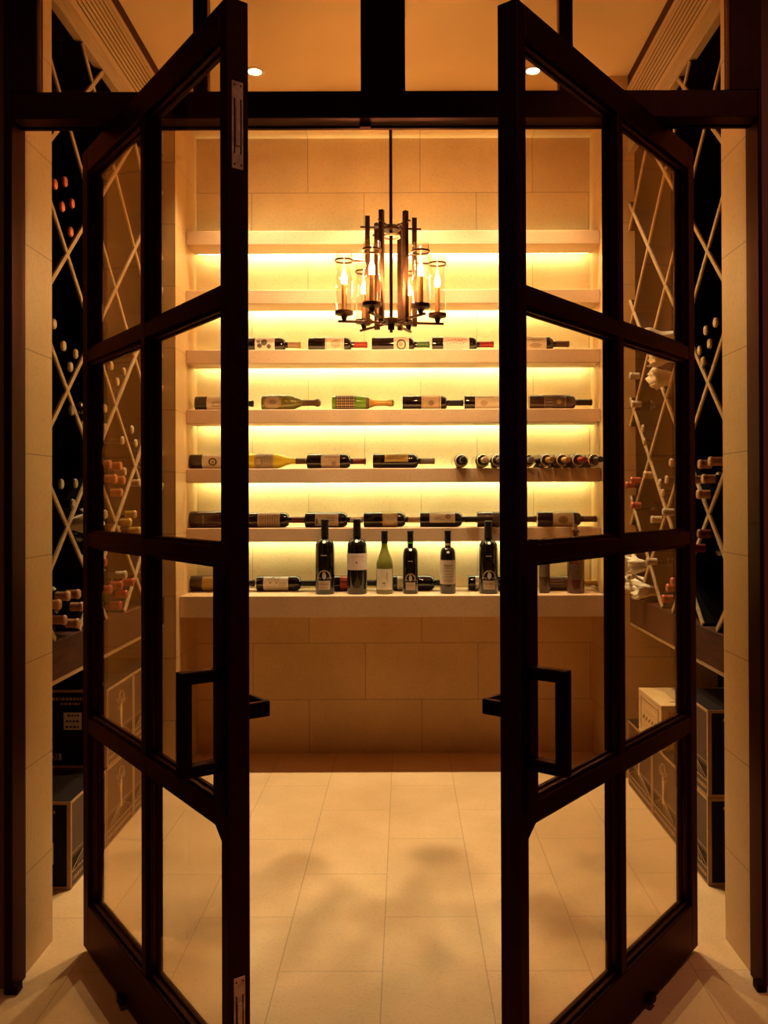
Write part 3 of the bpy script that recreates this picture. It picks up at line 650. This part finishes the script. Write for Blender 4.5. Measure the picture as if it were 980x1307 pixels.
def rack_bottle(cap, cz_=.86):
    cap, cap_ = (cap, cz_), cap
    if cap not in protos:
        r = thing('wine_bottle', 'proto', 'bottle'); make_bottle(r, 'bordeaux', .30, .0365, gl='black', cap=cap_, capz=cz_, seg=18); protos[cap] = [r, False]
    p = protos[cap]
    if not p[1]: p[1] = True; return p[0]
    return copy_tree(p[0])
ROWW = ['lowest', 'second-lowest', 'third-lowest', 'fourth-lowest', 'fifth-lowest', 'sixth-lowest', 'topmost']
for side, D_ in ((-1, LB), (1, RB)):
    for key, pts in D_.items():
        cap, out, words = INFO[key]
        order = sorted(range(len(pts)), key=lambda i: pts[i][1])
        for rk, i in enumerate(order):
            D, zz = pts[i]
            o = rack_bottle(cap if not (key == 'g8L' and i in (1,)) else 'cream', .975 if key in ('pinkL', 'whiteL', 'midL', 'gapAR', 'g1L', 'g2L', 'g3L', 'g2R', 'g3R') else .86)  # short capsules colour only the lit tip; shaded neck foil goes black
            XFr = XL if side < 0 else XR
            tip = XFr - side * (out + random.uniform(-.006, .006))
            x0 = tip + side * .30
            o.location = (x0, D, zz); o.rotation_euler = (0, PI / 2 if side < 0 else -PI / 2, 0)
            n_ = len(pts)
            pre = '' if n_ == 1 else (('lower ', 'upper ')[rk] if n_ == 2 else ('topmost ' if rk == n_ - 1 else ('lowest ' if rk == 0 else ROWW[rk] + ' ')))
            o['label'] = pre + words; o['group'] = 'bottles stored in the %s rack' % ('left' if side < 0 else 'right')

# bottles wrapped in crumpled white paper
M['paper'] = plain('tissue_paper', (.80, .68, .48), .75, 0, .10, 25, 1.0)
def wrapped(loc, lb, seed, tilt=0., R=.045, L=.31):
    rd = random.Random(seed); bm = BM(); seg = 22
    prof = [(.02, 0), (R, .004), (R * 1.03, .06), (R, .13), (R * .97, .17), (R * .75, .20), (R * .52, .225), (R * .42, .25), (R * .40, .275), (R * .55, .30), (R * .78, .325), (R * .70, .34)]
    rings = []
    for j, (r, z) in enumerate(prof):
        rr = []
        for i in range(seg):
            a = 2 * PI * i / seg; amp = .03 if j < 6 else .16
            q = r * (1 + amp * math.sin(5 * a + j * .9 + seed) + amp * rd.uniform(-.8, .8)); rr.append(bm.verts.new((q * math.cos(a), q * math.sin(a), z + rd.uniform(-.003, .003) + (rd.uniform(-.01, .02) if j > 9 else 0))))
        rings.append(rr)
    for a, b in zip(rings, rings[1:]):
        for i in range(seg): bm.faces.new([a[i], a[(i + 1) % seg], b[(i + 1) % seg], b[i]])
    bm.faces.new(rings[0][::-1])
    c = bm.verts.new((0, 0, .305))
    for i in range(seg): bm.faces.new([rings[-1][i], rings[-1][(i + 1) % seg], c])
    o = obj('wrapped_bottle', bm, M['paper'], None, 'all'); o.location = loc
    o.rotation_euler = (0, -PI / 2 + tilt, 0); o.scale = (1.15, 1.15, 1.1); tag(o, lb, 'bottle', 'paper-wrapped bottles in the right rack')
    return o
wrapped((XR + .30, 3.455, 1.912), 'white paper-wrapped bottle, topmost of the three high in the right rack', 1)
wrapped((XR + .30, 3.39, 1.827), 'white paper-wrapped bottle, middle of the three high in the right rack', 2)
wrapped((XR + .33, 3.455, 1.752), 'white paper-wrapped bottle, lowest of the three high in the right rack', 3)
wrapped((XR + .33, 3.84, .985), 'white paper-wrapped bottle, upper left of the three at the foot of the right rack', 4)
wrapped((XR + .33, 3.755, .884), 'white paper-wrapped bottle, right-hand one of the three at the foot of the right rack', 5)
wrapped((XR + .335, 3.888, .903), 'white paper-wrapped bottle, lowest of the three at the foot of the right rack', 6)
# one wrapped bottle in the left rack
o = wrapped((XL - .325, 2.985, 1.20), 'pale paper-wrapped bottle under the lattice crossing of the left rack', 8); o.rotation_euler = (0, PI / 2, 0); o['group'] = 'paper-wrapped bottle in the left rack'

# ------------------------------------------------------------------ wine cases
M['carton'] = plain('dark_printed_carton', (.050, .022, .010), .55, 0, .12, 8)
M['carton_black'] = plain('black_carton_end', (.012, .005, .0025), .6, 0, .1, 8, 0, .12)
M['carton_pic'] = plain('carton_picture_ground', (.075, .032, .013), .6, 0, .25, 14)
M['carton_art'] = plain('carton_art_pale', (.55, .36, .20), .6, 0, .2, 60)
M['carton_line'] = plain('carton_art_line', (.40, .22, .10), .6, 0, .15, 60)
M['sticker'] = plain('carton_sticker', (.60, .48, .36), .6, 0, .03, 30)
M['ink'] = plain('carton_ink', (.06, .03, .02), .6)
def case(side, y0, y1, z0, h, lb, XF, grp, dep=.38, stickers=(), seed=0):
    sg = 1 if side < 0 else -1
    w = y1 - y0; c = thing('wine_case', lb, 'box', (XF, y0, z0), (0, 0, 0), grp); rd = random.Random(seed)
    # local: x=0 aisle face, x goes to wall by -sg*dep ; y from camera side
    bm = BM(); box(bm, 0, -sg * dep, 0, w, 0, h, .002); obj('carton', bm, M['carton_black'], c)
    e = sg * .0012; bd = .011
    bm = BM()      # borders of aisle face
    for a, b, z_, zz in ((0.001, bd, .001, h - .001), (w - bd, w - .001, .001, h - .001), (bd, w - bd, .001, .006), (bd, w - bd, h - bd, h - .001)):
        box(bm, 0, e, a, b, z_, zz)
    # borders of end facing the door
    for a, b, z_, zz in ((0, bd, .001, h - .001), (dep - bd, dep, .001, h - .001), (bd, dep - bd, .001, bd), (bd, dep - bd, h - bd, h - .001)):
        box(bm, -sg * a, -sg * b, 0, -.0012, z_, zz)
    obj('gold_border', bm, M['cork'], c)
    bm = BM(); box(bm, 0, e * .5, bd, w - bd, .10, h - bd); obj('picture_panel', bm, M['carton_pic'], c)
    bm = BM(); box(bm, 0, e * .5, bd, w - bd, .006, .05); obj('footer_panel', bm, M['carton'], c)
    cy, X1 = w * .52, e * 1.0
    # tree with pale trunk
    bm = BM(); rdd = random.Random(5)
    pts = [(cy - .010, .095), (cy + .014, .095), (cy + .011, .14), (cy + .017, .175), (cy + .008, .20), (cy - .006, .20), (cy - .012, .17), (cy - .005, .13)]
    prism(bm, pts, 'x', 0, X1)
    obj('tree_trunk_print', bm, M['carton_art'], c)
    bm = BM()
    for k in range(46):
        a = rdd.uniform(0, 2 * PI); r = math.sqrt(rdd.random()) ; yy = cy + .048 * r * math.cos(a); z_ = .215 + .035 * r * math.sin(a)
        s = rdd.uniform(.003, .007); prism(bm, [(yy + s * math.cos(t * PI / 3), z_ + s * math.sin(t * PI / 3)) for t in range(6)], 'x', 0, X1 * .9)
    obj('foliage_print', bm, M['carton_line'], c)
    # vineyard rows: radiating strokes under a slanting line
    bm = BM()
    for k in range(13):
        a = -1.25 + 2.5 * k / 12; y_0 = cy + .02 * a; y_1 = cy + .16 * math.tan(a * .75)
        y_1 = max(bd + .002, min(w - bd - .002, y_1)); prism(bm, [(y_0, .108), (y_0 + .002, .108), (y_1 + .002, .056), (y_1 - .001, .056)], 'x', 0, X1 * .8)
    box(bm, 0, X1 * .8, bd, w - bd, .112, .1145); box(bm, 0, X1 * .8, bd, w - bd, .050, .0535)
    obj('vineyard_print', bm, M['carton_line'], c)
    bm = BM(); x = .02
    while x < w - .03:
        d = rd.uniform(.006, .02); box(bm, 0, X1 * .9, x, x + d, .022, .034); x += d + .006
    obj('lettering', bm, M['carton_line'], c)
    bm = BM(); x = .05
    while x < dep * .55:
        d = rd.uniform(.004, .012); box(bm, -sg * x, -sg * (x + d), 0, -.0010, h - .04, h - .030); x += d + .004
    x = .10
    while x < dep * .45:
        d = rd.uniform(.004, .012); box(bm, -sg * x, -sg * (x + d), 0, -.0010, h - .057, h - .049); x += d + .004
    obj('end_lettering', bm, M['carton_line'], c)
    for (sx0, sx1, sz0, sz1) in stickers:
        bm = BM(); box(bm, -sg * sx0, -sg * sx1, -.0008, -.002, sz0, sz1); so = obj('sticker', bm, M['sticker'], c)
        bm = BM(); n = 3
        for i in range(n):
            zz = sz0 + (sz1 - sz0) * (i + .5) / n; x = sx0 + .01
            while x < sx1 - .012:
                d = rd.uniform(.004, .012); box(bm, -sg * x, -sg * (x + d), -.0018, -.0026, zz - .004, zz + .004); x += d + .004
        obj('sticker_lettering', bm, M['ink'], so)
    return c
HB = .290
GL, GR = 'wine cases under the left rack', 'wine cases under the right rack'
case(-1, 2.880, 3.220, 0, HB, 'black gold-edged wine case on the floor nearest the left jamb', XL, GL, stickers=[(.055, .088, .085, .155)], seed=1)
case(-1, 3.226, 3.545, 0, HB, 'middle floor-level wine case with tree picture under the left rack', XL, GL, seed=2)
case(-1, 3.550, 3.870, 0, HB, 'far floor-level wine case under the left rack', XL, GL, seed=3)
case(-1, 3.232, 3.545, HB + .001, HB, 'upper wine case with white and red stickers on its black end, left stack', XL, GL, stickers=[(.092, .158, .142, .205), (.166, .214, .030, .055)], seed=4)
case(-1, 3.550, 3.870, HB + .001, HB, 'far upper wine case, top of the left stack', XL, GL, seed=5)
XC = .998
case(1, 2.893, 3.222, 0, HB, 'black gold-edged wine case on the floor nearest the right jamb', XC, GR, seed=6)
case(1, 2.889, 3.215, HB + .001, HB, 'black gold-edged wine case stacked on top, nearest the right jamb', XC, GR, seed=7)
case(1, 3.228, 3.545, 0, HB, 'middle floor-level wine case with tree picture, under the pine crate', XC, GR, seed=8)
case(1, 3.551, 3.922, 0, HB, 'far floor-level wine case beside the niche, right side', XC, GR, seed=9)
M['pine'] = woodmat('pine_crate_wood', (.62, .40, .18), (.76, .53, .27), (8, 3, 30), .6)
M['pine_dark'] = plain('crate_seam', (.20, .10, .04), .7)
cr = thing('wooden_wine_crate', 'pale pine wine crate lying on the dark cases at right', 'crate', (XC - .004, 3.405, HB + .001), group=None)
w, h, dp = .325, .182, .38
bm = BM(); box(bm, 0, dp, 0, w, .012, h - .014, .002); obj('crate_body', bm, M['pine'], cr)
bm = BM(); box(bm, -.001, dp, -.001, w + .001, h - .0135, h, .002); obj('lid', bm, M['pine'], cr)
bm = BM(); box(bm, -.001, dp, -.001, w + .001, 0, .0115, .002); obj('base_board', bm, M['pine'], cr)
bm = BM()
for a in (.035, w - .04): box(bm, -.0016, 0, a, a + .003, .02, h - .022)
box(bm, -.0016, 0, .04, w - .04, h - .030, h - .0285)
for q in range(5):
    y = .07 + q * .04; prism(bm, [(y, .085), (y + .025, .072), (y + .027, .078), (y + .004, .092)], 'x', -.0016, 0)
for a, b in ((.03, .033), (.20, .203)): box(bm, a, b, -.0016, 0, .02, h - .022)
box(bm, .033, .2, -.0016, 0, h - .034, h - .031); box(bm, .033, .2, -.0016, 0, .03, .033)
obj('branding', bm, M['pine_dark'], cr)
bm = BM()
for (kx, ky) in ((.07, .06), (.16, .22), (.30, .12)):
    n0 = len(bm.verts); lathe(bm, [(.010, h), (.010, h + .0006)], 12); xform(bm, newverts(bm, n0), Matrix.Translation((kx, ky, 0)) @ Matrix.Diagonal((1.8, .7, 1, 1)))
obj('knot', bm, M['pine_dark'], cr)

# ------------------------------------------------------------------ lights
def downlight(x, y, z, lb, energy, col, ang=100, blend=.6, size=.03, emis=True, grp='cellar downlights'):
    d = thing('downlight', lb, 'downlight', (x, y, z), group=grp)
    bm = BM(); ring(bm, .030, .043, -.004, 0, 28); obj('trim_ring', bm, M['trim_white'], d, True)
    bm = BM(); lathe(bm, [(.0295, -.0025), (.0295, -.001)], 24); obj('lamp_lens', bm, M['dl'], d)
    l = bpy.data.lights.new('downlight_beam', 'SPOT'); l.energy = energy; l.color = col; l.spot_size = math.radians(ang); l.spot_blend = blend; l.shadow_soft_size = size
    o = bpy.data.objects.new('downlight_beam', l); COL.objects.link(o); o.parent = d; o.location = (0, 0, -.012)
    return d
DLC = (1.0, .82, .50)
downlight(-.671, 3.956, ZC, 'small round ceiling downlight near the back left of the cellar', 130, DLC, 76)
downlight(.589, 3.957, ZC, 'small round ceiling downlight near the back right of the cellar', 130, DLC, 76)
downlight(-.041, 3.956, ZC, 'small round ceiling downlight in the middle, hidden behind the transom mullion', 190, DLC, 76)
# corridor lamps behind the camera
downlight(1.15, 1.15, 3.6, 'corridor downlight to the right of the doors', 90, (1.0, .44, .30), 110, 1., .05, grp='corridor downlights')
downlight(-1.3, .95, 3.6, 'corridor downlight to the left of the doors', 36, (1.0, .44, .20), 110, 1., .05, grp='corridor downlights')

s0.free()
w = bpy.data.worlds.new('world'); SC.world = w; w.use_nodes = True
w.node_tree.nodes['Background'].inputs[0].default_value = (1, .6, .35, 1); w.node_tree.nodes['Background'].inputs[1].default_value = .01

# ------------------------------------------------------------------ camera
cam = bpy.data.cameras.new('camera'); co = bpy.data.objects.new('camera', cam); COL.objects.link(co); SC.camera = co
cam.sensor_fit = 'AUTO'; cam.sensor_width = 36; cam.sensor_height = 36; cam.lens = 1117.3 / 1307 * 36
cam.shift_x = -26 / 1307; cam.shift_y = -23.56 / 1307; cam.clip_start = .02
co.matrix_world = Matrix.Translation((0, 0, 1.28)) @ Matrix.Rotation(PI / 2 + .006, 4, 'X') @ Matrix.Rotation(-.0034, 4, 'Z')
SC.view_settings.view_transform = 'Standard'; SC.view_settings.look = 'None'; SC.view_settings.gamma = 1; SC.view_settings.use_curve_mapping = False
SC.view_settings.exposure = .2
